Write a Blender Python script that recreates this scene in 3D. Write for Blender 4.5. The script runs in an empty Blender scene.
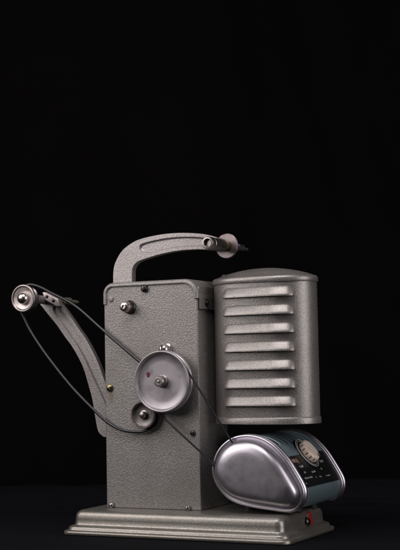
import bpy, bmesh, math, random
from mathutils import Vector, Matrix, noise
random.seed(7)
MM = 0.001
S = bpy.context.scene
COL = S.collection
BASE = Vector((88.0, 21.0, -22.0))          # where the projector stands (mm)

# ------------------------------------------------------------------ materials
def new_mat(name):
    m = bpy.data.materials.new(name); m.use_nodes = True
    nt = m.node_tree
    return m, nt, nt.nodes['Principled BSDF']

def node(nt, kind, **kw):
    n = nt.nodes.new(kind)
    for k, v in kw.items():
        if k in n.inputs: n.inputs[k].default_value = v
        else: setattr(n, k, v)
    return n

def objcoord(nt, scale=(1, 1, 1)):
    tc = nt.nodes.new('ShaderNodeTexCoord')
    mp = nt.nodes.new('ShaderNodeMapping'); mp.inputs['Scale'].default_value = scale
    nt.links.new(tc.outputs['Object'], mp.inputs['Vector'])
    return mp.outputs['Vector']

def big2(nt, v):
    n = node(nt, 'ShaderNodeTexNoise', Scale=240.0, Detail=4.0); nt.links.new(v, n.inputs['Vector'])
    return n.outputs['Fac']

def hammertone(name, ca, cb, metallic=0.55, rough=0.42, cell=430, bump=0.6, dist=0.0005, stain=None):
    """grey hammer-finish enamel: small dimples with metallic flake"""
    m, nt, b = new_mat(name)
    v = objcoord(nt)
    lump = node(nt, 'ShaderNodeTexNoise', Scale=float(cell), Detail=1.5, Roughness=0.55, Distortion=0.3)
    nt.links.new(v, lump.inputs['Vector'])
    vo = node(nt, 'ShaderNodeMapRange', interpolation_type='LINEAR')
    vo.inputs['From Min'].default_value = 0.30; vo.inputs['From Max'].default_value = 0.66
    vo.inputs['To Min'].default_value = 1.0; vo.inputs['To Max'].default_value = 0.0
    cellt = node(nt, 'ShaderNodeTexVoronoi', feature='SMOOTH_F1', Scale=float(cell)*0.86, Smoothness=0.35)
    nt.links.new(v, cellt.inputs['Vector'])
    mxh = node(nt, 'ShaderNodeMath', operation='MULTIPLY_ADD'); mxh.inputs[1].default_value = -0.55
    nt.links.new(cellt.outputs['Distance'], mxh.inputs[0])
    half = node(nt, 'ShaderNodeMath', operation='MULTIPLY_ADD'); half.inputs[1].default_value = 0.62; half.inputs[2].default_value = 0.40
    nt.links.new(lump.outputs['Fac'], half.inputs[0]); nt.links.new(half.outputs[0], mxh.inputs[2])
    nt.links.new(mxh.outputs[0], vo.inputs['Value'])
    fine = node(nt, 'ShaderNodeTexNoise', Scale=1500.0, Detail=3.0)
    nt.links.new(v, fine.inputs['Vector'])
    big = node(nt, 'ShaderNodeTexNoise', Scale=28.0, Detail=4.0)
    nt.links.new(v, big.inputs['Vector'])
    ramp = nt.nodes.new('ShaderNodeValToRGB')
    ramp.color_ramp.elements[0].position = 0.0; ramp.color_ramp.elements[0].color = (*ca, 1)
    ramp.color_ramp.elements[1].position = 1.0; ramp.color_ramp.elements[1].color = (*cb, 1)
    nt.links.new(vo.outputs['Result'], ramp.inputs['Fac'])
    mx = node(nt, 'ShaderNodeMixRGB', blend_type='MULTIPLY'); mx.inputs['Fac'].default_value = 0.35
    r2 = nt.nodes.new('ShaderNodeValToRGB')
    r2.color_ramp.elements[0].position = 0.3; r2.color_ramp.elements[0].color = (0.62, 0.58, 0.53, 1)
    r2.color_ramp.elements[1].position = 0.62; r2.color_ramp.elements[1].color = (1, 1, 1, 1)
    nt.links.new(big.outputs['Fac'], r2.inputs['Fac'])
    nt.links.new(ramp.outputs['Color'], mx.inputs['Color1']); nt.links.new(r2.outputs['Color'], mx.inputs['Color2'])
    col_out = mx.outputs['Color']
    # small pale specks of dust and bare metal
    spk = node(nt, 'ShaderNodeTexNoise', Scale=330.0, Detail=3.0, Roughness=0.7); nt.links.new(v, spk.inputs['Vector'])
    thr = node(nt, 'ShaderNodeMapRange'); thr.inputs['From Min'].default_value = 0.70; thr.inputs['From Max'].default_value = 0.75; thr.inputs['To Max'].default_value = 0.7
    nt.links.new(spk.outputs['Fac'], thr.inputs['Value'])
    dst = node(nt, 'ShaderNodeMixRGB'); dst.inputs['Color2'].default_value = (0.50, 0.48, 0.44, 1)
    nt.links.new(thr.outputs['Result'], dst.inputs['Fac']); nt.links.new(col_out, dst.inputs['Color1']); col_out = dst.outputs['Color']
    if stain:
        sub = node(nt, 'ShaderNodeVectorMath', operation='SUBTRACT'); sub.inputs[1].default_value = ((stain[0]-BASE.x)*MM, (0-BASE.y)*MM, (stain[1]-BASE.z)*MM)
        nt.links.new(v, sub.inputs[0])
        scl = node(nt, 'ShaderNodeVectorMath', operation='MULTIPLY'); scl.inputs[1].default_value = (330, 200, 120); nt.links.new(sub.outputs[0], scl.inputs[0])
        ln = node(nt, 'ShaderNodeVectorMath', operation='LENGTH'); nt.links.new(scl.outputs[0], ln.inputs[0])
        am = node(nt, 'ShaderNodeMath', operation='MULTIPLY_ADD'); am.inputs[1].default_value = -0.9; nt.links.new(big2(nt, v), am.inputs[0]); nt.links.new(ln.outputs['Value'], am.inputs[2])
        ms = node(nt, 'ShaderNodeMapRange'); ms.inputs['From Min'].default_value = 0.1; ms.inputs['From Max'].default_value = 0.75; ms.inputs['To Min'].default_value = 0.65; ms.inputs['To Max'].default_value = 0.0
        nt.links.new(am.outputs[0], ms.inputs['Value'])
        sm = node(nt, 'ShaderNodeMixRGB'); sm.inputs['Color2'].default_value = (0.16, 0.115, 0.06, 1)
        nt.links.new(ms.outputs['Result'], sm.inputs['Fac']); nt.links.new(col_out, sm.inputs['Color1']); col_out = sm.outputs['Color']
    nt.links.new(col_out, b.inputs['Base Color'])
    b.inputs['Metallic'].default_value = metallic
    mr = node(nt, 'ShaderNodeMapRange'); mr.inputs['To Min'].default_value = rough - 0.07; mr.inputs['To Max'].default_value = rough + 0.12
    nt.links.new(fine.outputs['Fac'], mr.inputs['Value']); nt.links.new(mr.outputs['Result'], b.inputs['Roughness'])
    ad = node(nt, 'ShaderNodeMath', operation='MULTIPLY_ADD'); ad.inputs[1].default_value = 0.25
    nt.links.new(fine.outputs['Fac'], ad.inputs[0]); nt.links.new(vo.outputs['Result'], ad.inputs[2])
    bp = node(nt, 'ShaderNodeBump', Strength=bump, Distance=dist, invert=True)
    vr = node(nt, 'ShaderNodeMapRange'); vr.inputs['From Min'].default_value = 0.3; vr.inputs['From Max'].default_value = 0.7
    vr.inputs['To Min'].default_value = bump*0.6; vr.inputs['To Max'].default_value = bump*1.35
    nt.links.new(big.outputs['Fac'], vr.inputs['Value']); nt.links.new(vr.outputs['Result'], bp.inputs['Strength'])
    nt.links.new(ad.outputs[0], bp.inputs['Height']); nt.links.new(bp.outputs['Normal'], b.inputs['Normal'])
    return m

def metal(name, col, rough, metallic=1.0, wear=0.06, smudge=None, scale=(60, 60, 60), bump=0.03):
    """bare or painted metal with uneven gloss and optional grime"""
    m, nt, b = new_mat(name)
    v = objcoord(nt, scale)
    n1 = node(nt, 'ShaderNodeTexNoise', Scale=1.0, Detail=6.0, Roughness=0.65)
    nt.links.new(v, n1.inputs['Vector'])
    n2 = node(nt, 'ShaderNodeTexNoise', Scale=14.0, Detail=3.0)
    nt.links.new(v, n2.inputs['Vector'])
    mr = node(nt, 'ShaderNodeMapRange'); mr.inputs['From Min'].default_value = 0.3; mr.inputs['From Max'].default_value = 0.7
    mr.inputs['To Min'].default_value = max(0.02, rough - wear); mr.inputs['To Max'].default_value = rough + wear
    nt.links.new(n1.outputs['Fac'], mr.inputs['Value']); nt.links.new(mr.outputs['Result'], b.inputs['Roughness'])
    b.inputs['Metallic'].default_value = metallic
    if smudge:
        ramp = nt.nodes.new('ShaderNodeValToRGB')
        ramp.color_ramp.elements[0].position = 0.33; ramp.color_ramp.elements[0].color = (*smudge, 1)
        ramp.color_ramp.elements[1].position = 0.5; ramp.color_ramp.elements[1].color = (*col, 1)
        nt.links.new(n1.outputs['Fac'], ramp.inputs['Fac']); nt.links.new(ramp.outputs['Color'], b.inputs['Base Color'])
    else:
        b.inputs['Base Color'].default_value = (*col, 1)
    if bump:
        bp = node(nt, 'ShaderNodeBump', Strength=bump, Distance=0.0003)
        nt.links.new(n2.outputs['Fac'], bp.inputs['Height']); nt.links.new(bp.outputs['Normal'], b.inputs['Normal'])
    return m

M = {}
M['hammer'] = hammertone('grey_hammertone', (0.32, 0.30, 0.29), (0.215, 0.20, 0.19), metallic=0.42, rough=0.45, bump=0.24, cell=800, stain=(6.6, 106.0))
M['hammer_base'] = hammertone('grey_hammertone_base', (0.315, 0.295, 0.268), (0.225, 0.21, 0.19), metallic=0.75, rough=0.36, bump=0.07, cell=950)
M['hammer_arm'] = hammertone('grey_hammertone_arm', (0.37, 0.345, 0.338), (0.265, 0.245, 0.24), metallic=0.55, rough=0.38, bump=0.13, cell=850)
M['hammer_lamp'] = hammertone('grey_hammertone_lamp_house', (0.31, 0.288, 0.278), (0.225, 0.209, 0.20), metallic=0.6, rough=0.37, bump=0.10, cell=900)
M['pulley'] = metal('grey_pulley_enamel', (0.36, 0.33, 0.35), 0.40, metallic=0.6, wear=0.08, smudge=(0.29, 0.26, 0.275), scale=(80, 80, 80))
def turned(m, cx, cy, cz, strength=0.06):
    nt = m.node_tree; b = nt.nodes['Principled BSDF']
    tc = nt.nodes.new('ShaderNodeTexCoord'); sub = node(nt, 'ShaderNodeVectorMath', operation='SUBTRACT')
    sub.inputs[1].default_value = ((cx-BASE.x)*MM, (cy-BASE.y)*MM, (cz-BASE.z)*MM)
    nt.links.new(tc.outputs['Object'], sub.inputs[0])
    ln = node(nt, 'ShaderNodeVectorMath', operation='LENGTH'); nt.links.new(sub.outputs[0], ln.inputs[0])
    n = node(nt, 'ShaderNodeTexNoise', noise_dimensions='1D', Scale=1.0, Detail=3.0, Roughness=0.7)
    mu = node(nt, 'ShaderNodeMath', operation='MULTIPLY'); mu.inputs[1].default_value = 1900.0
    nt.links.new(ln.outputs['Value'], mu.inputs[0]); nt.links.new(mu.outputs[0], n.inputs['W'])
    bp = node(nt, 'ShaderNodeBump', Strength=strength, Distance=0.0003); nt.links.new(n.outputs['Fac'], bp.inputs['Height'])
    old = b.inputs['Normal'].links[0].from_node if b.inputs['Normal'].links else None
    if old: nt.links.new(old.outputs['Normal'], bp.inputs['Normal'])
    nt.links.new(bp.outputs['Normal'], b.inputs['Normal'])
    return m
turned(M['pulley'], 69.1, -12, 118.2)
M['alu'] = metal('satin_aluminium', (0.53, 0.50, 0.55), 0.37, wear=0.03, smudge=(0.475, 0.44, 0.495), scale=(90, 90, 90), bump=0.02)
M['alu_rim'] = metal('polished_aluminium_rim', (0.50, 0.46, 0.51), 0.24, wear=0.05)
M['chrome'] = metal('nickel_plate', (0.60, 0.54, 0.52), 0.25, wear=0.08)
M['steel'] = metal('dull_steel', (0.30, 0.27, 0.26), 0.38)
M['dark_steel'] = metal('dark_steel', (0.07, 0.065, 0.065), 0.35)
M['brass'] = metal('aged_brass', (0.30, 0.235, 0.12), 0.36, smudge=(0.12, 0.10, 0.06), scale=(300, 300, 300))
M['olive'] = metal('tarnished_spindle', (0.20, 0.18, 0.13), 0.55, metallic=0.3)
M['tin'] = metal('dull_tin', (0.24, 0.20, 0.20), 0.36, metallic=0.85, smudge=(0.13, 0.105, 0.10), scale=(160, 160, 160))
M['idler'] = metal('worn_idler_metal', (0.22, 0.195, 0.19), 0.42, metallic=0.6, smudge=(0.12, 0.10, 0.09), scale=(150, 150, 150))
M['zinc'] = metal('bright_zinc', (0.55, 0.49, 0.47), 0.42, metallic=0.7, smudge=(0.30, 0.26, 0.24), scale=(200, 200, 200))
M['grey_sleeve'] = metal('grey_sleeve_enamel', (0.20, 0.185, 0.185), 0.5, metallic=0.3)
M['teal'] = metal('blue_grey_enamel', (0.15, 0.205, 0.235), 0.36, metallic=0.35, wear=0.08, bump=0.12)
M['black_panel'] = metal('black_panel_lacquer', (0.008, 0.008, 0.009), 0.35, metallic=0.0, bump=0.0)
M['black'] = metal('black_void', (0.004, 0.004, 0.004), 0.7, metallic=0.0, bump=0.0)
M['belt'] = metal('black_belt', (0.010, 0.010, 0.013), 0.30, metallic=0.0, bump=0.0)
M['cream'] = metal('cream_plastic', (0.80, 0.67, 0.57), 0.36, metallic=0.0, smudge=(0.66, 0.52, 0.43), scale=(120, 120, 120))
M['brown'] = metal('groove_brown', (0.16, 0.09, 0.05), 0.55, metallic=0.0)
M['red'] = metal('red_paint', (0.10, 0.006, 0.012), 0.4, metallic=0.0)
M['red_lens'] = metal('red_lamp_lens', (0.24, 0.022, 0.018), 0.35, metallic=0.0)
M['print'] = metal('pale_print', (0.42, 0.42, 0.40), 0.5, metallic=0.0)
M['print_warm'] = metal('reddish_print', (0.40, 0.22, 0.17), 0.5, metallic=0.0)

def cloth_mat(name, col, sheen):
    m, nt, b = new_mat(name)
    v = objcoord(nt)
    w = node(nt, 'ShaderNodeTexNoise', Scale=900.0, Detail=2.0); nt.links.new(v, w.inputs['Vector'])
    n = node(nt, 'ShaderNodeTexNoise', Scale=9.0, Detail=5.0); nt.links.new(v, n.inputs['Vector'])
    r = nt.nodes.new('ShaderNodeValToRGB')
    r.color_ramp.elements[0].color = (*[c * 0.7 for c in col], 1); r.color_ramp.elements[1].color = (*[c * 1.3 for c in col], 1)
    nt.links.new(n.outputs['Fac'], r.inputs['Fac']); nt.links.new(r.outputs['Color'], b.inputs['Base Color'])
    b.inputs['Roughness'].default_value = 0.9
    b.inputs['Specular IOR Level'].default_value = 0.05
    b.inputs['Sheen Weight'].default_value = sheen; b.inputs['Sheen Roughness'].default_value = 0.5
    b.inputs['Sheen Tint'].default_value = (0.7, 0.75, 1.0, 1)
    bp = node(nt, 'ShaderNodeBump', Strength=0.4, Distance=0.0005)
    nt.links.new(w.outputs['Fac'], bp.inputs['Height']); nt.links.new(bp.outputs['Normal'], b.inputs['Normal'])
    return m
M['cloth'] = cloth_mat('black_table_cloth', (0.0023, 0.0023, 0.0030), 0.008)
M['drape'] = cloth_mat('black_backdrop_cloth', (0.0024, 0.0019, 0.0022), 0.003)

# ------------------------------------------------------------------ mesh helpers (all in mm, world axes)
def link(name, bm, mat, parent=None, angle=35, bevel=0, segs=2, origin=BASE):
    bmesh.ops.remove_doubles(bm, verts=bm.verts, dist=1e-4)
    bmesh.ops.recalc_face_normals(bm, faces=bm.faces)
    for v in bm.verts: v.co = (v.co - origin) * MM
    me = bpy.data.meshes.new(name)
    bm.to_mesh(me); bm.free()
    for p in me.polygons: p.use_smooth = True
    me.set_sharp_from_angle(angle=math.radians(angle))
    for mm_ in (mat if isinstance(mat, (list, tuple)) else [mat]): me.materials.append(mm_)
    o = bpy.data.objects.new(name, me); COL.objects.link(o)
    if parent is not None: o.parent = parent
    if bevel:
        bv = o.modifiers.new('bevel', 'BEVEL'); bv.width = bevel * MM; bv.segments = segs
        bv.limit_method = 'ANGLE'; bv.angle_limit = math.radians(40); bv.harden_normals = False
    return o

def spline(keys, n, closed=False):
    """Catmull-Rom through the keys, resampled to n evenly spaced points"""
    K = [Vector(k) for k in keys]; m = len(K); dense = []
    cnt = m if closed else m - 1
    for i in range(cnt):
        if closed: a, b, c, d = K[(i-1) % m], K[i], K[(i+1) % m], K[(i+2) % m]
        else:
            b, c = K[i], K[i+1]; a = K[i-1] if i else b*2-c; d = K[i+2] if i+2 < m else c*2-b
        for j in range(24):
            t = j/24
            dense.append(0.5*((2*b)+(c-a)*t+(2*a-5*b+4*c-d)*t*t+(3*b-a-3*c+d)*t**3))
    dense.append(K[0].copy() if closed else K[-1].copy())
    L = [0]
    for i in range(1, len(dense)): L.append(L[-1]+(dense[i]-dense[i-1]).length)
    out = []; j = 0
    for i in range(n):
        s = L[-1]*i/(n if closed else n-1)
        while j < len(L)-2 and L[j+1] < s: j += 1
        t = (s-L[j])/max(1e-9, L[j+1]-L[j])
        out.append(dense[j].lerp(dense[j+1], min(1, max(0, t))))
    return out

def ring_loft(bm, rings, close_start=True, close_end=True, closed=True):
    R = [[bm.verts.new(p) for p in r] for r in rings]
    n = len(R[0])
    for a, b in zip(R, R[1:]):
        for i in range(n if closed else n-1):
            j = (i+1) % n
            bm.faces.new((a[i], a[j], b[j], b[i]))
    if close_start: bm.faces.new(R[0][::-1])
    if close_end: bm.faces.new(R[-1])
    return R

def add_lathe(bm, base, axis, prof, seg=48):
    """prof: (radius, height along axis) pairs"""
    base = Vector(base); ax = Vector(axis).normalized()
    u = ax.orthogonal().normalized(); w = ax.cross(u)
    rings = []
    for r, h in prof:
        rings.append([base+ax*h+(u*math.cos(2*math.pi*k/seg)+w*math.sin(2*math.pi*k/seg))*max(r, 1e-3) for k in range(seg)])
    ring_loft(bm, rings)

def lathe(name, base, axis, prof, mat, parent, seg=48, angle=35):
    bm = bmesh.new(); add_lathe(bm, base, axis, prof, seg)
    return link(name, bm, mat, parent, angle)

def add_tube(bm, pts, rad, seg=12, closed=False):
    P = [Vector(p) for p in pts]; n = len(P); rings = []
    nrm = None
    for i in range(n):
        t = (P[(i+1) % n]-P[i-1]) if closed else (P[min(i+1, n-1)]-P[max(i-1, 0)])
        t.normalize()
        if nrm is None: nrm = t.orthogonal().normalized()
        nrm = (nrm - t*nrm.dot(t)).normalized(); bn = t.cross(nrm)
        rings.append([P[i]+(nrm*math.cos(2*math.pi*k/seg)+bn*math.sin(2*math.pi*k/seg))*rad for k in range(seg)])
    if closed:
        R = [[bm.verts.new(p) for p in r] for r in rings]
        for a in range(n):
            A, B = R[a], R[(a+1) % n]
            for i in range(seg):
                j = (i+1) % seg; bm.faces.new((A[i], A[j], B[j], B[i]))
    else: ring_loft(bm, rings)

def add_box(bm, lo, hi):
    x0, y0, z0 = lo; x1, y1, z1 = hi
    ring_loft(bm, [[(x0, y0, z0), (x1, y0, z0), (x1, y1, z0), (x0, y1, z0)], [(x0, y0, z1), (x1, y0, z1), (x1, y1, z1), (x0, y1, z1)]])

def add_prism(bm, poly, y0, y1):
    ring_loft(bm, [[(x, y0, z) for x, z in poly], [(x, y1, z) for x, z in poly]])

def rrect(x0, x1, y0, y1, r, seg=10):
    pts = []
    for cx, cy, a0 in ((x1-r, y0+r, -90), (x1-r, y1-r, 0), (x0+r, y1-r, 90), (x0+r, y0+r, 180)):
        for k in range(seg+1):
            a = math.radians(a0+90*k/seg); pts.append((cx+r*math.cos(a), cy+r*math.sin(a)))
    return pts

def inset(poly, d):
    """offset a closed 2-D outline inwards by d (negative: outwards)"""
    n = len(poly); out = []
    area = sum(poly[i][0]*poly[(i+1) % n][1]-poly[(i+1) % n][0]*poly[i][1] for i in range(n))
    sg = 1 if area > 0 else -1
    for i in range(n):
        a, b = Vector(poly[i-1]).to_2d(), Vector(poly[(i+1) % n]).to_2d()
        t = (b-a).normalized(); nn = Vector((-t.y, t.x))*sg
        out.append((poly[i][0]+nn.x*d, poly[i][1]+nn.y*d))
    return out

def Y_(v): return (0, v, 0)
FRONT = (0, -1, 0); BACK = (0, 1, 0)

# ------------------------------------------------------------------ the projector
proj = bpy.data.objects.new('film_projector', None); COL.objects.link(proj)
proj.location = BASE*MM; proj.empty_display_size = 0.05
proj['label'] = 'grey hammertone vintage film projector with louvred lamp house, belt driven pulleys and two reel arms'
proj['category'] = 'film projector'

# ---- base: pressed plate with a stepped flange and a rounded shoulder
bm = bmesh.new()
rings = []
for d, z in ((0.6, -22.4), (0, -21.8), (0, -19.6), (0.5, -18.8), (1.5, -18.4), (3.0, -18.2), (3.4, -17.6), (3.5, -16.4), (4.1, -15.2), (5.2, -14.5),
             (6.8, -14.2), (7.9, -13.6), (8.5, -12.2), (8.8, -8.5), (9.1, -5.0), (9.8, -3.2), (11.1, -1.6), (13.0, -0.6), (15.8, 0.0)):
    r = max(3.5, 10.0-d*0.3)
    rings.append([(x, y, z) for x, y in rrect(-29.5+d, 200.5-d, -36+d, 82-d, r, 10)])
ring_loft(bm, rings)
base = link('base', bm, M['hammer_base'], proj, angle=50)
lathe('indicator_bolt', (191.6, 27.5, -9.8), (1, 0, 0.22), [(4.2, -2), (4.2, 0.6), (3.9, 1.6), (3.0, 2.7), (1.6, 3.4), (0, 3.6)], M['dark_steel'], base, 28)
bm = bmesh.new()
ring_loft(bm, [[(190.2+q+dz*-0.19, 37+y, -7.2+dz) for y, dz in rrect(-5.0, 5.0, -6.6, 6.0, 4.6, 8)] for q in (0, 1.8)])
link('red_mark', bm, M['red_lens'], base, bevel=0.5)

# ---- housing: the tall case
bm = bmesh.new()
R = 9.5
def case_outline(d, zlow, zlow_r=None, rr=15.0):
    """outline of the case front from lower left over the top to lower right, inset by d"""
    pts = [(-1.2+d, zlow)]
    r = 11.0-d; x0, x1, zt = -1.2+d, 101.2-d, 212.7-d
    for k in range(11):
        a = math.radians(180-9*k); pts.append((x0+r+r*math.cos(a), zt-r+r*math.sin(a)))
    r = rr-d
    for k in range(11):
        a = math.radians(90-9*k); pts.append((x1-r+r*math.cos(a), zt-r+r*math.sin(a)))
    pts.append((x1, zlow_r if zlow_r is not None else zlow))
    return pts
prof = case_outline(1.2, 0.0)
add_prism(bm, prof, 0, 60)
housing = link('housing', bm, M['hammer'], proj, bevel=0.9, segs=3)

bm = bmesh.new()
sec = [(4.4, 0.4), (4.4, -0.9), (4.1, -1.35), (3.6, -1.5), (2.6, -1.5), (1.6, -1.2), (0.8, -0.5), (0.25, 0.6), (0, 2.0), (0, 61.2), (1.1, 61.2), (1.1, 0.4)]
lines = [[(x, y, z) for x, z in case_outline(d, 192.3, 194.2)] for d, y in sec]
n = len(lines[0]); stations = [[lines[k][i] for k in range(len(sec))] for i in range(n)]
ring_loft(bm, stations)
# tab of the cover running down the right side
ring_loft(bm, [[(x, y, z) for y, z in rrect(1.8, 40, 184.4, 205, 1.2, 4)] for x in (99.9, 101.15)])
cover = link('top_cover', bm, M['hammer'], housing, angle=40)
lathe('rivet', (101.1, 17.2, 190.3), (1, 0, 0), [(3.6, -0.5), (3.6, 0.1), (3.2, 0.2), (2.5, 0.5), (2.3, 1.4), (1.4, 2.0), (0, 2.2)], M['dark_steel'], cover, 24)

def screw(name, x, z, r, h, mat, y=0.0, slot=True, angle=30):
    bm = bmesh.new()
    prof = [(r, -0.3), (r, 0.35*h)]
    for k in range(1, 7):
        a = math.radians(15*k); prof.append((r*math.cos(a), 0.35*h+0.65*h*math.sin(a)))
    add_lathe(bm, (x, y, z), FRONT, prof, 28)
    o = link(name, bm, mat, housing, 40)
    if slot:
        bm = bmesh.new()
        c, s = math.cos(math.radians(angle)), math.sin(math.radians(angle))
        def P(u, v, w): return (x+u*c-v*s, y-w, z+u*s+v*c)
        l, wd = r*0.78, r*0.13
        ring_loft(bm, [[P(-l, -wd, q), P(l, -wd, q), P(l, wd, q), P(-l, wd, q)] for q in (h*0.55, h*1.03)])
        link('screw_slot', bm, M['black'], o)
    return o
screw('cover_screw', 45.2, 205.3, 3.4, 2.6, M['dark_steel'], -1.2, angle=60)
screw('flush_rivet', 7.9, 197.0, 2.9, 1.1, M['hammer'], slot=False)
screw('brass_screw', 5.4, 112.6, 3.5, 2.4, M['brass'], angle=20)
screw('side_screw', 93.1, 70.5, 2.6, 2.4, M['dark_steel'], angle=-50)
screw('foot_screw', 5.6, 2.2, 2.9, 3.2, M['steel'], angle=10)
screw('foot_screw', 86.9, 1.8, 2.9, 3.2, M['steel'], angle=70)
# terminal post upper left: dark collar with a nickel socket
bm = bmesh.new()
add_box(bm, (100.6, 1.0, 183.4), (101.22, 40, 184.3)); add_box(bm, (100.6, 0.9, 184.3), (101.22, 1.75, 194.0)); add_box(bm, (99.0, -0.25, 193.2), (101.22, 1.75, 194.1))
link('cover_seam', bm, M['black'], cover)
t = lathe('socket_collar', (28.6, 0, 188.5), FRONT, [(6.6, -0.2), (6.6, 1.0), (6.0, 1.6), (5.7, 2.4), (5.7, 5.6), (5.2, 6.4), (3.0, 6.6)], M['dark_steel'], housing, 36)
lathe('socket_tip', (28.6, -6.2, 188.5), FRONT, [(5.0, 0), (5.2, 1.0), (4.9, 2.6), (4.2, 3.8), (4.1, 6.0), (3.3, 6.6), (1.9, 6.8), (1.7, 5.0), (0, 5.0)], M['chrome'], t, 36)
# domed nut above the big pulley
t = lathe('domed_nut', (67.2, 0, 147.6), FRONT, [(6.2, -0.2), (6.2, 1.6), (5.6, 2.2), (5.0, 2.6), (5.0, 5.0), (4.7, 7.0), (3.8, 8.6), (2.2, 9.6), (0, 9.9)], M['chrome'], housing, 36)
bm = bmesh.new(); add_box(bm, (66.7, -10.2, 143.6), (67.8, -8.6, 151.6)); link('screw_slot', bm, M['black'], t)

# ---- drive pulley
CX, CZ = 69.1, 118.2
prof = [(4, 5.2), (25.8, 5.2), (27.6, 5.8), (28.4, 6.6), (28.4, 8.0), (27.6, 8.8), (25.2, 10.4), (25.2, 11.4), (27.8, 13.0), (28.5, 13.8), (28.5, 15.3),
        (28.2, 16.0), (27.5, 16.3), (26.8, 16.1), (26.3, 15.4), (25.7, 13.6), (25.0, 13.0), (18, 12.8), (9, 12.7), (6.5, 12.7), (0, 12.7)]
dp = lathe('drive_pulley', (CX, 0, CZ), FRONT, prof, M['pulley'], proj, 96, 45)
lathe('pulley_shaft', (CX, -12.6, CZ), FRONT, [(6.0, -0.3), (6.0, 0.5), (5.2, 0.9), (5.0, 1.2), (5.0, 7.4), (4.4, 8.2), (3.2, 8.3), (3.0, 7.7), (1.6, 7.7), (1.4, 8.5), (0, 8.7)], M['steel'], dp, 36)
lathe('bearing_boss', (CX, 0, CZ), FRONT, [(10.5, -0.2), (10.5, 1.0), (7.2, 1.2), (7.2, 2.4), (5.4, 3.0), (5.4, 4.0), (7.2, 5.3)], M['dark_steel'], dp, 36)
bm = bmesh.new()
blob = []
for k in range(26):
    a = 2*math.pi*k/26; rr = 1+0.07*math.sin(3*a+0.6)+0.08*math.sin(5*a)
    blob.append((54.2+1.9*rr*math.cos(a), 124.8+2.6*rr*math.sin(a)))
ring_loft(bm, [[(x, y, z) for x, z in blob] for y in (-12.6, -13.1)])
link('red_mark', bm, M['red'], dp, bevel=0.2)
# ---- idler pulley
prof = [(3, 1.0), (11.6, 1.0), (12.6, 1.5), (12.6, 2.6), (10.8, 3.6), (10.8, 4.8), (12.2, 6.0), (12.7, 6.7), (12.7, 9.2), (12.3, 9.9), (11.7, 9.9), (11.2, 9.2), (10.8, 7.0), (10.0, 6.2),
        (5.6, 5.9), (3, 5.9), (0, 5.9)]
ip = lathe('idler_pulley', (45.4, 0, 87.3), FRONT, prof, M['idler'], proj, 72, 45)
t = lathe('axle_nut', (45.4, -5.6, 87.3), FRONT, [(4.4, -0.2), (4.4, 0.8), (3.2, 1.2), (3.2, 4.0), (2.7, 4.8), (1.4, 5.3), (0, 5.4)], M['steel'], ip, 30)

# ---- upper reel arm (stands on the case)
def arm(name, pairs, frac, start, end, y0, y1, depth, mat, n=72, taper=2.0):
    O = spline([(*a, 0) for a, b in pairs], n); I = spline([(*b, 0) for a, b in pairs], n)
    bm = bmesh.new(); st = []
    for i in range(n):
        t = i/(n-1); o, q = O[i], I[i]
        f0, f1 = frac; d = 0.0
        f0 += max(0, t-taper)*1.25; f0 = min(f0, f1-0.02)
        if not start <= t <= end: f0 = f1 = (f0+f1)/2
        if start <= t <= end:
            d = depth
            e = min((t-start), (end-t))*n/4.5                   # rounded ends of the recess
            if e < 1:
                k = math.sqrt(max(0, 1-(1-e)**2)); mid = (f0+f1)/2
                f0 = mid+(f0-mid)*k; f1 = mid+(f1-mid)*k
        wl = min(0.05, (f1-f0)*0.4)
        if d: d *= min(1, (f1-f0)/0.25)
        ro, ri = o.lerp(q, f0), o.lerp(q, f1)
        st.append([(o.x, y0, o.y), (ro.x, y0, ro.y), (o.lerp(q, f0+wl).x, y0+d, o.lerp(q, f0+wl).y), (o.lerp(q, f1-wl).x, y0+d, o.lerp(q, f1-wl).y),
                   (ri.x, y0, ri.y), (q.x, y0, q.y), (q.x, y1, q.y), (o.x, y1, o.y)])
    ring_loft(bm, st)
    return link(name, bm, mat, proj, 30, bevel=1.0, segs=2)
up = [((3.5, 209), (24.4, 209)), ((4.0, 225), (24.9, 223.5)), ((7, 234.4), (26.6, 228.5)), ((13.8, 243.7), (30.5, 232)), ((22.8, 249.7), (35.8, 233.9)),
      ((33.9, 253.9), (42, 235.3)), ((55.7, 256.9), (57, 238.3)), ((77.2, 257.2), (77, 240.4)), ((98.2, 255.1), (97.3, 240.3)), ((110.7, 252.1), (110, 238.7)),
      ((118.5, 248.5), (117.5, 238.8)), ((122, 245), (121.6, 241.5))]
ua = arm('upper_reel_arm', up, (0.25, 0.81), 0.335, 0.93, 11.5, 19, 2.2, M['hammer_arm'], 90)
lathe('spindle_socket', (120.5, 11.6, 242.6), FRONT, [(5.9, 0), (5.9, 22), (5.6, 22.4), (5.6, 23.2), (6.0, 23.6), (6.0, 28.6), (5.4, 29.6), (4.2, 29.8), (3.6, 29.2), (3.4, 26), (0, 26)], M['steel'], ua, 36)
for a in (20, 80, 140, 200):
    pass
lathe('flange_disc', (120.4, 23.0, 243.0), BACK, [(3, -0.8), (11.1, -0.8), (11.7, -0.3), (11.7, 0.7), (11.1, 1.2), (3, 1.2)], M['tin'], ua, 60)
lathe('bearing_ring', (120.4, 19, 242.9), BACK, [(4.9, 0), (4.9, 2.4), (4.2, 2.7), (3.4, 2.7), (3.4, 3.8)], M['brass'], ua, 36)
bm = bmesh.new(); add_lathe(bm, (120.4, 24.2, 243.0), BACK, [(3.6, 0), (3.6, 20), (2.6, 21), (2.4, 34), (1.6, 35), (1.5, 44), (0, 45.5)], 24)
add_prism(bm, [(118.0, 246.6), (122.4, 246.4), (122.4, 243), (118.0, 243)], 48, 59)
link('reel_spindle', bm, M['tin'], ua)

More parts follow.
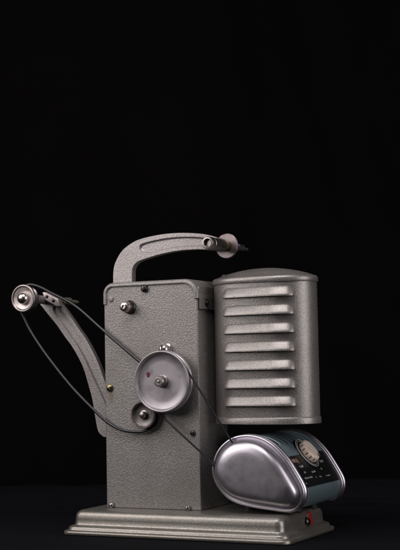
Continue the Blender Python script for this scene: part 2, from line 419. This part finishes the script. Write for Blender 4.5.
# ---- lower reel arm (hinged to the left side of the case)
lo = [((-93.6, 199.5), (-85.5, 207.5)), ((-83, 187.6), (-70, 199)), ((-71.2, 174.6), (-56.3, 184)), ((-62.0, 162.8), (-46.4, 171)), ((-53.6, 152.6), (-37.5, 159.5)),
      ((-42.6, 134.5), (-25.6, 139)), ((-35.2, 113.4), (-16.5, 117)), ((-31.4, 100), (-10, 102)), ((-28.4, 83), (-3, 84)), ((-25.3, 70), (1.5, 69)), ((-19.5, 64.8), (1.5, 64.4))]
la = arm('lower_reel_arm', lo, (0.30, 0.80), 0.10, 0.95, 28, 33.5, 2.2, M['hammer_arm'], 90, 0.55)
PX, PZ = -87.2, 201.4
lathe('shaft_sleeve', (PX, 30, PZ), FRONT, [(4.3, -3), (4.3, 16), (4.8, 16.4), (4.8, 20), (4.0, 20.5), (4.0, 34)], M['grey_sleeve'], la, 36)
ap = lathe('arm_pulley', (PX, 0, PZ), FRONT, [(4, 0.5), (12.4, 0.5), (13.2, 1.0), (13.2, 2.2), (11.2, 3.6), (11.2, 4.6), (13.2, 6.0), (13.9, 7.0), (13.9, 8.6), (13.3, 9.4), (12.2, 9.6), (11.6, 9.2), (11.0, 8.0),
            (10.0, 7.4), (6.4, 6.6), (0, 6.6)], M['steel'], la, 72, 45)
lathe('pulley_dish', (PX, 0, PZ), FRONT, [(11.0, 7.2), (10.7, 8.6), (9.6, 8.3), (7.6, 7.5), (6.4, 7.2)], M['zinc'], ap, 60)
lathe('axle_dome', (PX, 0, PZ), FRONT, [(6.5, 7.0), (6.3, 8.0), (6.0, 9.4), (5.2, 11.2), (4.0, 12.6), (2.2, 13.5), (0, 13.8)], M['chrome'], ap, 48)
bm = bmesh.new(); add_prism(bm, [(-86.5, 208.9), (-83, 208.9), (-67.8, 201.4), (-65.8, 194.0), (-69, 193.6), (-82.1, 200.2)], 23.5, 30)
clip = link('spring_clip', bm, M['zinc'], la, bevel=0.8)
for x, z in ((-80.5, 204.4), (-72.6, 200.0)):
    lathe('clip_rivet', (x, 23.6, z), FRONT, [(1.7, 0), (1.7, 0.6), (1.1, 1.0), (0, 1.1)], M['dark_steel'], clip, 20)
bm = bmesh.new(); add_lathe(bm, (PX, 36, PZ), BACK, [(3.2, -1), (3.2, 26), (4.0, 27), (4.0, 40), (3.0, 42), (2.0, 43), (1.8, 54), (0.6, 58), (0, 59)], 24)
link('reel_spindle', bm, M['olive'], la)

# ---- lamp house: oval can with seven louvres and a domed lid
LX0, LX1, LR, LE, LYC = 102.6, 203.3, 27.0, 36.0, 35.0
def stadium(d=0.0, seg=24):
    """oval section with elliptical ends and slightly bowed long sides"""
    r = LR-d; e = LE-d; pts = []
    c0, c1 = LX0+LE, LX1-LE
    for cx_, a0 in ((c1, -90), (c0, 90)):
        for k in range(seg+1):
            a = math.radians(a0+180*k/seg); pts.append((cx_+e*math.cos(a), LYC+r*math.sin(a)))
        s_ = 1 if a0 < 0 else -1
        for k in range(1, 4):
            t = k/4; pts.append((cx_+(c0-c1)*s_*t, LYC+s_*(r+0.5*4*t*(1-t))))
    return pts
bm = bmesh.new()
rings = [[(x, y, z) for x, y in stadium(d)] for d, z in ((3, 78.0), (-0.4, 77.8), (-0.9, 78.2), (-0.9, 83.0), (-0.6, 83.6), (0, 84.2), (0, 207.5))]
rings = [[(x, y, 82.0) for x, y in stadium(3)]] + rings
ring_loft(bm, rings)
lamp = link('lamp_house', bm, M['hammer_lamp'], proj, 40)
bm = bmesh.new()
rings = [[(x, y, z) for x, y in stadium(d)] for d, z in ((0.2, 206.4), (-0.9, 206.4), (-1.2, 206.8), (-1.2, 209.8), (-0.7, 211.4), (0.6, 212.4), (3.0, 213.0))]
cxm, cym = (LX0+LX1)/2, LYC
last = stadium(3.0)
for k in range(1, 9):
    f = k/9; s = 1-f
    rings.append([(cxm+(x-cxm)*s, cym+(y-cym)*s, 213.0+8.2*math.sin(f*math.pi/2)**0.8) for x, y in last])
ring_loft(bm, rings)
lid = link('lid', bm, M['hammer_lamp'], lamp, 40)
bm = bmesh.new(); add_lathe(bm, (112.8, 34, 213), (0, 0, 1), [(4.0, -1), (4.0, 1.5), (3.2, 4.0), (1.8, 5.2), (0, 5.5)], 24)
link('lid_catch', bm, M['dark_steel'], lid)
def louvre(zb):
    bm = bmesh.new(); st = []; N = 64
    xa, xb = 119.8, 191.6
    front = [q for q in stadium(0, 96) if q[1] < LYC and xa <= q[0] <= xb]
    front.sort()
    fl = spline([(x, y, 0) for x, y in front], N+1)
    tot = sum((fl[i+1]-fl[i]).length for i in range(N))
    for i in range(N+1):
        s = tot*i/N
        p = (fl[i].x, fl[i].y); tg = (fl[min(N, i+1)]-fl[max(0, i-1)]).normalized(); nn = (tg.y, -tg.x)
        e = min(s, tot-s)/8.0
        k = math.sqrt(max(0.0004, 1-(1-min(1, e))**2))
        out, h = 4.6*k, 2.2+7.0*k
        sec = [(-0.6, h)]
        for f, g in ((0.0, 1.0), (0.10, 0.96), (0.25, 0.86), (0.42, 0.70), (0.60, 0.51), (0.78, 0.32), (0.90, 0.17), (0.97, 0.07), (1.0, 0.0)):
            sec.append((out*f, 0.9+(h-0.9)*g))
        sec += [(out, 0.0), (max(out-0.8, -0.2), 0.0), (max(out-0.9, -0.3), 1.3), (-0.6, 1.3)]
        st.append([(p[0]+nn[0]*o, p[1]+nn[1]*o, zb+z) for o, z in sec])
    R = ring_loft(bm, st)
    bm.faces.ensure_lookup_table()
    ns = len(st[0])
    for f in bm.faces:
        # wall is uncut: underside of the lip coloured black as interior shade
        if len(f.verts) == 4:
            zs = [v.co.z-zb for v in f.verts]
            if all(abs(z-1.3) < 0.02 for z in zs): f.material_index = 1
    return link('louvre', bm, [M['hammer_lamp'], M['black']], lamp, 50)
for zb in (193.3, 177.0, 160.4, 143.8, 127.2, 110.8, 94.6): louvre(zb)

# ---- motor: tear-drop body between two bright end caps
keys = [(115.0, 39.4), (115.8, 31.4), (119.6, 22.7), (127.2, 14.3), (137.0, 8.6), (154.5, 4.9), (171.9, 2.9), (188.0, 1.3), (193.8, 1.7), (198.8, 4.8), (203.0, 10.6), (204.9, 18.0), (204.0, 23.6),
        (200.2, 29.9), (194.6, 39.0), (186.8, 50.2), (177.2, 59.6), (167.7, 65.6), (156.1, 69.0), (144.3, 68.8), (134.4, 66.0), (126.3, 60.6), (119.6, 52.6)]
NO = 200
outl = [(v.x, v.y) for v in spline([(x, z+0.5, 0) for x, z in keys], NO, closed=True)]
for _ in range(26):      # even out the curvature
    outl = [tuple(0.5*outl[i][c]+0.25*(outl[i-1][c]+outl[(i+1) % NO][c]) for c in (0, 1)) for i in range(NO)]
outl = [(v.x, v.y) for v in spline([(x, z, 0) for x, z in inset(outl, -0.35)[::2]], NO, closed=True)]
def motor_ring(d, y): return [(x, y, z) for x, z in inset(outl, d)]
LEN = 90.0
bm = bmesh.new()
ystat = [1.0]; slots = []
y = 9.0
for k in range(8):
    ystat += [y, y+2.6]; slots.append(len(ystat)-2); y += 9.9
ystat.append(LEN)
rows = [[bm.verts.new(p) for p in motor_ring(1.7, yy)] for yy in ystat]
top_i = min(range(NO), key=lambda i: (outl[i][0]-150)**2+(outl[i][1]-69)**2)
end_i = min(range(NO), key=lambda i: (outl[i][0]-176)**2+(outl[i][1]-60.5)**2)
lo_i, hi_i = min(top_i, end_i), max(top_i, end_i)
for r in range(len(rows)-1):
    for i in range(NO):
        if r in slots and lo_i <= i < hi_i: continue
        j = (i+1) % NO
        bm.faces.new((rows[r][i], rows[r][j], rows[r+1][j], rows[r+1][i]))
motor = link('motor_body', bm, M['teal'], proj, 40)
sol = motor.modifiers.new('wall', 'SOLIDIFY'); sol.thickness = 0.9*MM; sol.offset = -1
bm = bmesh.new()
ring_loft(bm, [motor_ring(6, 1.5), motor_ring(6, LEN-0.5)])
link('dark_filler', bm, M['black'], motor)  # black block added inside so the vent slots look dark
CEN = (157.0, 33.0)
def end_cap(sign, y0):
    """lips and dome; y measured from the seam outwards"""
    prof = [(3.2, 1.5), (1.5, 1.5), (0.6, 1.2), (0.0, 0.3), (-0.1, -1.2), (0.3, -2.4), (1.2, -3.0), (1.6, -3.6), (1.6, -4.4), (1.0, -4.9), (0.2, -5.5), (0.0, -6.6), (0.2, -7.6), (0.9, -8.2), (2.0, -8.4), (2.6, -8.0),
            (4.4, -7.6)]
    rings = []
    for d, y in prof:
        rings.append([(x, y0+y*sign, z) for x, z in inset(outl, d)])
    core = inset(outl, 4.6)
    for k in range(1, 30):
        a = (k/30)**0.8*math.pi/2
        s = max(0.004, math.cos(a)**0.32); hgt = math.sin(a)**0.85
        if k > 24: s = rings_s*(1-(k-24)/6.05)
        rings_s = s if k <= 24 else rings_s
        hh = 11.0*hgt
        rings.append([(CEN[0]+(x-CEN[0])*s, y0+sign*(-8.0-hh), CEN[1]+(z-CEN[1])*s) for x, z in core])
    bm = bmesh.new(); ring_loft(bm, rings)
    return link('end_cap', bm, M['alu'], motor, 60)
cap_near = end_cap(1, 0.5)
cap_far = end_cap(-1, LEN-0.5)
def slot_piece(p, d):
    p = Vector((p[0], 0, p[1])); d = Vector((d[0], 0, d[1])).normalized(); n = Vector((-d.z, 0, d.x))
    bm = bmesh.new()
    ring_loft(bm, [[p+d*u+n*v+Vector((0, y, 0)) for y, v in rrect(-13.0, -8.6, -1.7, 1.7, 1.2, 5)] for u in (0.6, 5)])
    link('belt_slot', bm, M['black'], cap_near)

# slanted control face
def slope_frame():
    a, b = Vector((177.2, 0, 60.1)), Vector((200.2, 0, 30.4))
    d = (b-a).normalized(); return a, d
A0, DN = slope_frame()
NRM = Vector((-DN.z, 0, DN.x)); NRM = NRM if NRM.x > 0 else -NRM
UPS = -DN
idx = [i for i in range(NO) if outl[i][0] > 170 and 23.0 < outl[i][1] < 51.0]
start_i = max(idx, key=lambda i: outl[i][1]); stop_i = min(idx, key=lambda i: outl[i][1])
step = 1 if ((stop_i-start_i) % NO) < NO/2 else -1
seq = [start_i]
while seq[-1] != stop_i: seq.append((seq[-1]+step) % NO)
def strip(d, ys): return [[inset(outl, d)[i] for i in seq] for _ in ys]
bm = bmesh.new()
o1 = inset(outl, 1.35); o0 = inset(outl, 2.0)
ring_loft(bm, [[(o1[i][0], yy, o1[i][1]) for i in seq]+[(o0[i][0], yy, o0[i][1]) for i in reversed(seq)] for yy in (2.3, LEN-2.5)])
panel = link('control_panel', bm, M['black_panel'], motor, 40)
def on_panel(y, s, h=0.0):
    """y along the motor, s mm down the slope from its upper end, h above the surface"""
    p = A0+DN*s; i = min(seq, key=lambda k: (outl[k][0]-p.x)**2+(outl[k][1]-p.z)**2)
    q = o1[i]
    # nearest point on the strip, interpolated
    best = None
    for k in range(len(seq)-1):
        a = Vector((o1[seq[k]][0], 0, o1[seq[k]][1])); b = Vector((o1[seq[k+1]][0], 0, o1[seq[k+1]][1]))
        t = max(0, min(1, (p-a).dot(b-a)/(b-a).length_squared)); c = a.lerp(b, t)
        dd = (c-p).length
        if best is None or dd < best[0]: best = (dd, c)
    return best[1]+NRM*h+Vector((0, y, 0))
KY, KS = 46.5, 11.5
kb = on_panel(KY, KS)
lathe('dial_plate', kb, NRM, [(15.6, -1.0), (15.6, 0.35), (15.2, 0.5), (14.2, 0.5), (14.0, 0.3), (13.2, 0.3)], M['black_panel'], panel, 64)
bm = bmesh.new()
for rr in (15.0, 13.2):
    u = Vector((0, 1, 0)); w = NRM.cross(u)
    add_tube(bm, [kb+NRM*0.55+(u*math.cos(2*math.pi*k/80)+w*math.sin(2*math.pi*k/80))*rr for k in range(80)], 0.34, 8, closed=True)
link('dial_ring', bm, M['print'], panel)
bm = bmesh.new()
u = Vector((0, 1, 0)); w = NRM.cross(u); rings = []
for rr, h, fl in ((9.4, 0.6, 0), (11.0, 0.9, 0), (11.2, 1.8, 0.6), (11.1, 4.6, 0.7), (10.7, 5.8, 0.5), (10.0, 6.4, 0.2), (8.0, 6.8, 0), (5, 7.1, 0), (0.01, 7.2, 0)):
    ring = []
    for k in range(128):
        a = 2*math.pi*k/128; f = abs(math.cos(7*a))
        r2 = rr-fl*1.3*(1-f)**2
        ring.append(kb+NRM*h+(u*math.cos(a)+w*math.sin(a))*r2)
    rings.append(ring)
ring_loft(bm, rings)
knob = link('dial_knob', bm, M['cream'], panel, 50)
for k in range(14):
    a = 2*math.pi*(k+0.5)/14
    c = kb+NRM*3.1+(u*math.cos(a)+w*math.sin(a))*10.25
    bm = bmesh.new(); rad = (u*math.cos(a)+w*math.sin(a)); tg = NRM.cross(rad)
    ring_loft(bm, [[c+rad*q+tg*p_+NRM*h_ for p_, h_ in rrect(-0.8, 0.8, -1.9, 1.9, 0.75, 4)] for q in (-1.2, 0.55)])
    link('knob_groove', bm, M['brown'], knob, bevel=0.0)  # brown pieces set into the finger grooves around the knob
bm = bmesh.new(); a = math.radians(8); c = kb+NRM*8.0+(w*-1*0.0)
# pointer notch at the lower rim of the knob
rad = (DN*0.86+u*0.5).normalized(); tg = NRM.cross(rad)
ring_loft(bm, [[kb+rad*p_+tg*q_+NRM*h_ for p_, q_ in rrect(6.6, 9.9, -0.7, 0.7, 0.4, 3)] for h_ in (5.6, 7.05)])
link('pointer_mark', bm, M['dark_steel'], knob)
def letter(txt, y, s, size, mat):
    cu = bpy.data.curves.new('lettering', 'FONT'); cu.body = txt; cu.size = size; cu.extrude = 0.06; cu.align_x = 'LEFT'; cu.offset = 0.05
    tmp = bpy.data.objects.new('lettering', cu); COL.objects.link(tmp)
    dg = bpy.context.evaluated_depsgraph_get(); me = bpy.data.meshes.new_from_object(tmp.evaluated_get(dg))
    bpy.data.objects.remove(tmp); bpy.data.curves.remove(cu)
    me.name = 'lettering'
    p = on_panel(y, s, 0.12)
    mtx = Matrix((Vector((0, 1, 0)), UPS, NRM)).transposed()
    for v in me.vertices: v.co = (mtx @ v.co + p - BASE)*MM
    me.materials.clear(); me.materials.append(mat)
    o = bpy.data.objects.new('lettering', me); COL.objects.link(o); o.parent = panel
for txt, y, s, size, mat in (('PROJ', 4.5, 20.5, 5.0, 'print_warm'), ('CLR', 12.0, 26.0, 4.4, 'print'), ('ST', 14.0, 32.0, 4.6, 'print'), ('MOTOR', 8.5, 37.6, 4.4, 'print'), ('L', 5.5, 42.0, 4.0, 'print'),
                             ('LUX', 31, 33.0, 4.4, 'print'), ('T', 33.0, 38.6, 4.6, 'print'), ('FL', 42.0, 38.8, 4.6, 'print'), ('VOR', 57, 39.5, 4.8, 'print'), ('R', 55, 32.0, 4.6, 'print'),
                             ('REV', 63, 25.0, 4.6, 'print'), ('FW', 65, 19.0, 4.6, 'print')):
    letter(txt, y, s, size*1.12, M[mat])
for y in (20, 56):
    for x in (140, 186):
        lathe('rubber_foot', (x, y, -0.2), (0, 0, 1), [(5, 0), (5, 5), (4.4, 7.5)], M['black'], motor, 24)

# ---- belts
GY = -10.9
n1 = Vector((0.826, 0, 0.564)); n2 = Vector((-0.65, 0, -0.76)); GR = 26.1; C0 = Vector((CX, GY, CZ))
pts = [Vector((143.5, -10.9, 54.5)), Vector((138.4, GY, 62.2))]
t0 = C0+n1*GR
for k in range(1, 10): pts.append(Vector((138.4, GY, 62.2)).lerp(t0, k/10))
a1, a2 = math.radians(34.3), math.radians(229.5)
for k in range(49):
    a = a1+(a2-a1)*k/48; pts.append(C0+Vector((math.cos(a), 0, math.sin(a)))*GR)
e2 = Vector((118.0, GY, 44.2)); t2 = pts[-1].copy()
for k in range(1, 11): pts.append(t2.lerp(e2, k/10))
pts.append(Vector((125, GY, 38.4)))
bm = bmesh.new(); add_tube(bm, pts, 0.95, 10)
link('drive_belt', bm, M['belt'], proj)
slot_piece((138.0, 62.8), (42, -62)); slot_piece((117.4, 44.7), (47, -40))
loop = [(34.2, 71.6), (20.2, 73.2), (5.0, 80.0), (-12.5, 93.8), (-36.9, 116.0), (-65.2, 147.4), (-82.4, 170.3), (-91.2, 186.0), (-96.5, 193.6), (-98.9, 201), (-96.4, 208.5), (-90.5, 213.0), (-84, 214.9),
        (-77.0, 214.4), (-67.9, 211.2), (-58.6, 206.5), (-30.1, 192.2), (2.0, 166.8), (40.8, 136.6), (56, 125.8), (66, 124.0), (74.5, 120.5), (74, 112.5), (66, 101), (60.5, 88), (56.5, 78.5), (46, 72.6)]
bm = bmesh.new()
add_tube(bm, [(v.x, -4.2, v.y) for v in spline([(x, z, 0) for x, z in loop], 260, closed=True)], 1.4, 12, closed=True)
link('take_up_belt', bm, M['belt'], proj)

# ------------------------------------------------------------------ cloth-covered table and backdrop
YAW = math.radians(26.635)
RV = Vector((math.cos(YAW), math.sin(YAW), 0)); FV = Vector((-math.sin(YAW), math.cos(YAW), 0))
def sheet(name, f, nu, nv, mat, label=None):
    bm = bmesh.new()
    g = [[bm.verts.new(f(i/(nu-1), j/(nv-1))) for i in range(nu)] for j in range(nv)]
    for j in range(nv-1):
        for i in range(nu-1): bm.faces.new((g[j][i], g[j][i+1], g[j+1][i+1], g[j+1][i]))
    o = link(name, bm, mat, None, 180, origin=Vector((0, 0, 0)))
    o['kind'] = 'structure'
    return o
CEN3 = Vector((88, 0, 0))
def ground(u, v):
    a, b = (u-0.5)*2600, -900+v*1430
    p = CEN3+RV*a+FV*b
    q = Vector((a*0.004, b*0.011, 0.3))
    h = noise.noise(q)*3.0+noise.noise(q*2.7)*2.0+noise.noise(Vector((a*0.012+b*0.006, b*0.045, 4)))*2.2+noise.noise(Vector((a*0.05-b*0.02, b*0.07, 9)))*0.7
    d = min(1.0, max(0.0, (math.hypot((p.x-88)/1.25, (p.y-21))-95)/110))
    return Vector((p.x, p.y, -22.6+h*d*1.1-(1-d)*0.0))
sheet('ground', ground, 320, 300, M['cloth'])
def drape(u, v):
    a, h = (u-0.5)*3000, -420+v*1900
    w = noise.noise(Vector((a*0.006, h*0.0012, 2)))*26+noise.noise(Vector((a*0.016+h*0.004, h*0.002, 5)))*16
    p = CEN3+RV*a+FV*(760+w)
    return Vector((p.x, p.y, h))
sheet('backdrop', drape, 200, 60, M['drape'])

# ------------------------------------------------------------------ camera
cam = bpy.data.cameras.new('camera'); co = bpy.data.objects.new('camera', cam); COL.objects.link(co)
yaw, pitch, roll = math.radians(26.63461), math.radians(4.1747), math.radians(-1.11746)
f = Vector((-math.sin(yaw)*math.cos(pitch), math.cos(yaw)*math.cos(pitch), math.sin(pitch)))
r = Vector((math.cos(yaw), math.sin(yaw), 0)); uu = r.cross(f)
r2 = r*math.cos(roll)+uu*math.sin(roll); u2 = uu*math.cos(roll)-r*math.sin(roll)
mw = Matrix((r2, u2, -f)).transposed().to_4x4(); mw.translation = Vector((632.5246, -1055.0143, 129.2278))*MM
co.matrix_world = mw
cam.sensor_fit = 'VERTICAL'; cam.sensor_height = 36; cam.sensor_width = 26.18; cam.lens = 36*1282.98/550
cam.clip_start = 0.05; cam.clip_end = 30
cam.dof.use_dof = True; cam.dof.focus_distance = 1.19; cam.dof.aperture_fstop = 13
S.camera = co

# ------------------------------------------------------------------ studio lamps
def softbox(name, pos, target, sx, sy, power, col):
    l = bpy.data.lights.new(name, 'AREA'); l.shape = 'RECTANGLE'; l.size = sx; l.size_y = sy; l.energy = power; l.color = col
    o = bpy.data.objects.new(name, l); COL.objects.link(o)
    o.location = Vector(pos)*MM
    d = (Vector(target)-Vector(pos)); o.rotation_euler = d.to_track_quat('-Z', 'Y').to_euler()
    return o
softbox('key_softbox', (-480, -640, 600), (80, 0, 130), 0.75, 0.75, 6.9, (1.0, 0.95, 0.945))
softbox('fill_softbox', (1080, -180, 360), (150, 20, 90), 0.5, 0.8, 4.4, (1.0, 0.95, 0.95))
softbox('top_softbox', (190, -430, 850), (120, 10, 110), 0.5, 0.35, 4.2, (1.0, 0.95, 0.945))
w = bpy.data.worlds.new('World'); S.world = w; w.use_nodes = True
w.node_tree.nodes['Background'].inputs['Color'].default_value = (0.5, 0.5, 0.6, 1)
w.node_tree.nodes['Background'].inputs['Strength'].default_value = 0.0018
S.view_settings.view_transform = 'Standard'; S.view_settings.look = 'None'
S.view_settings.exposure = 0.0; S.view_settings.gamma = 1.0
S.render.film_transparent = False
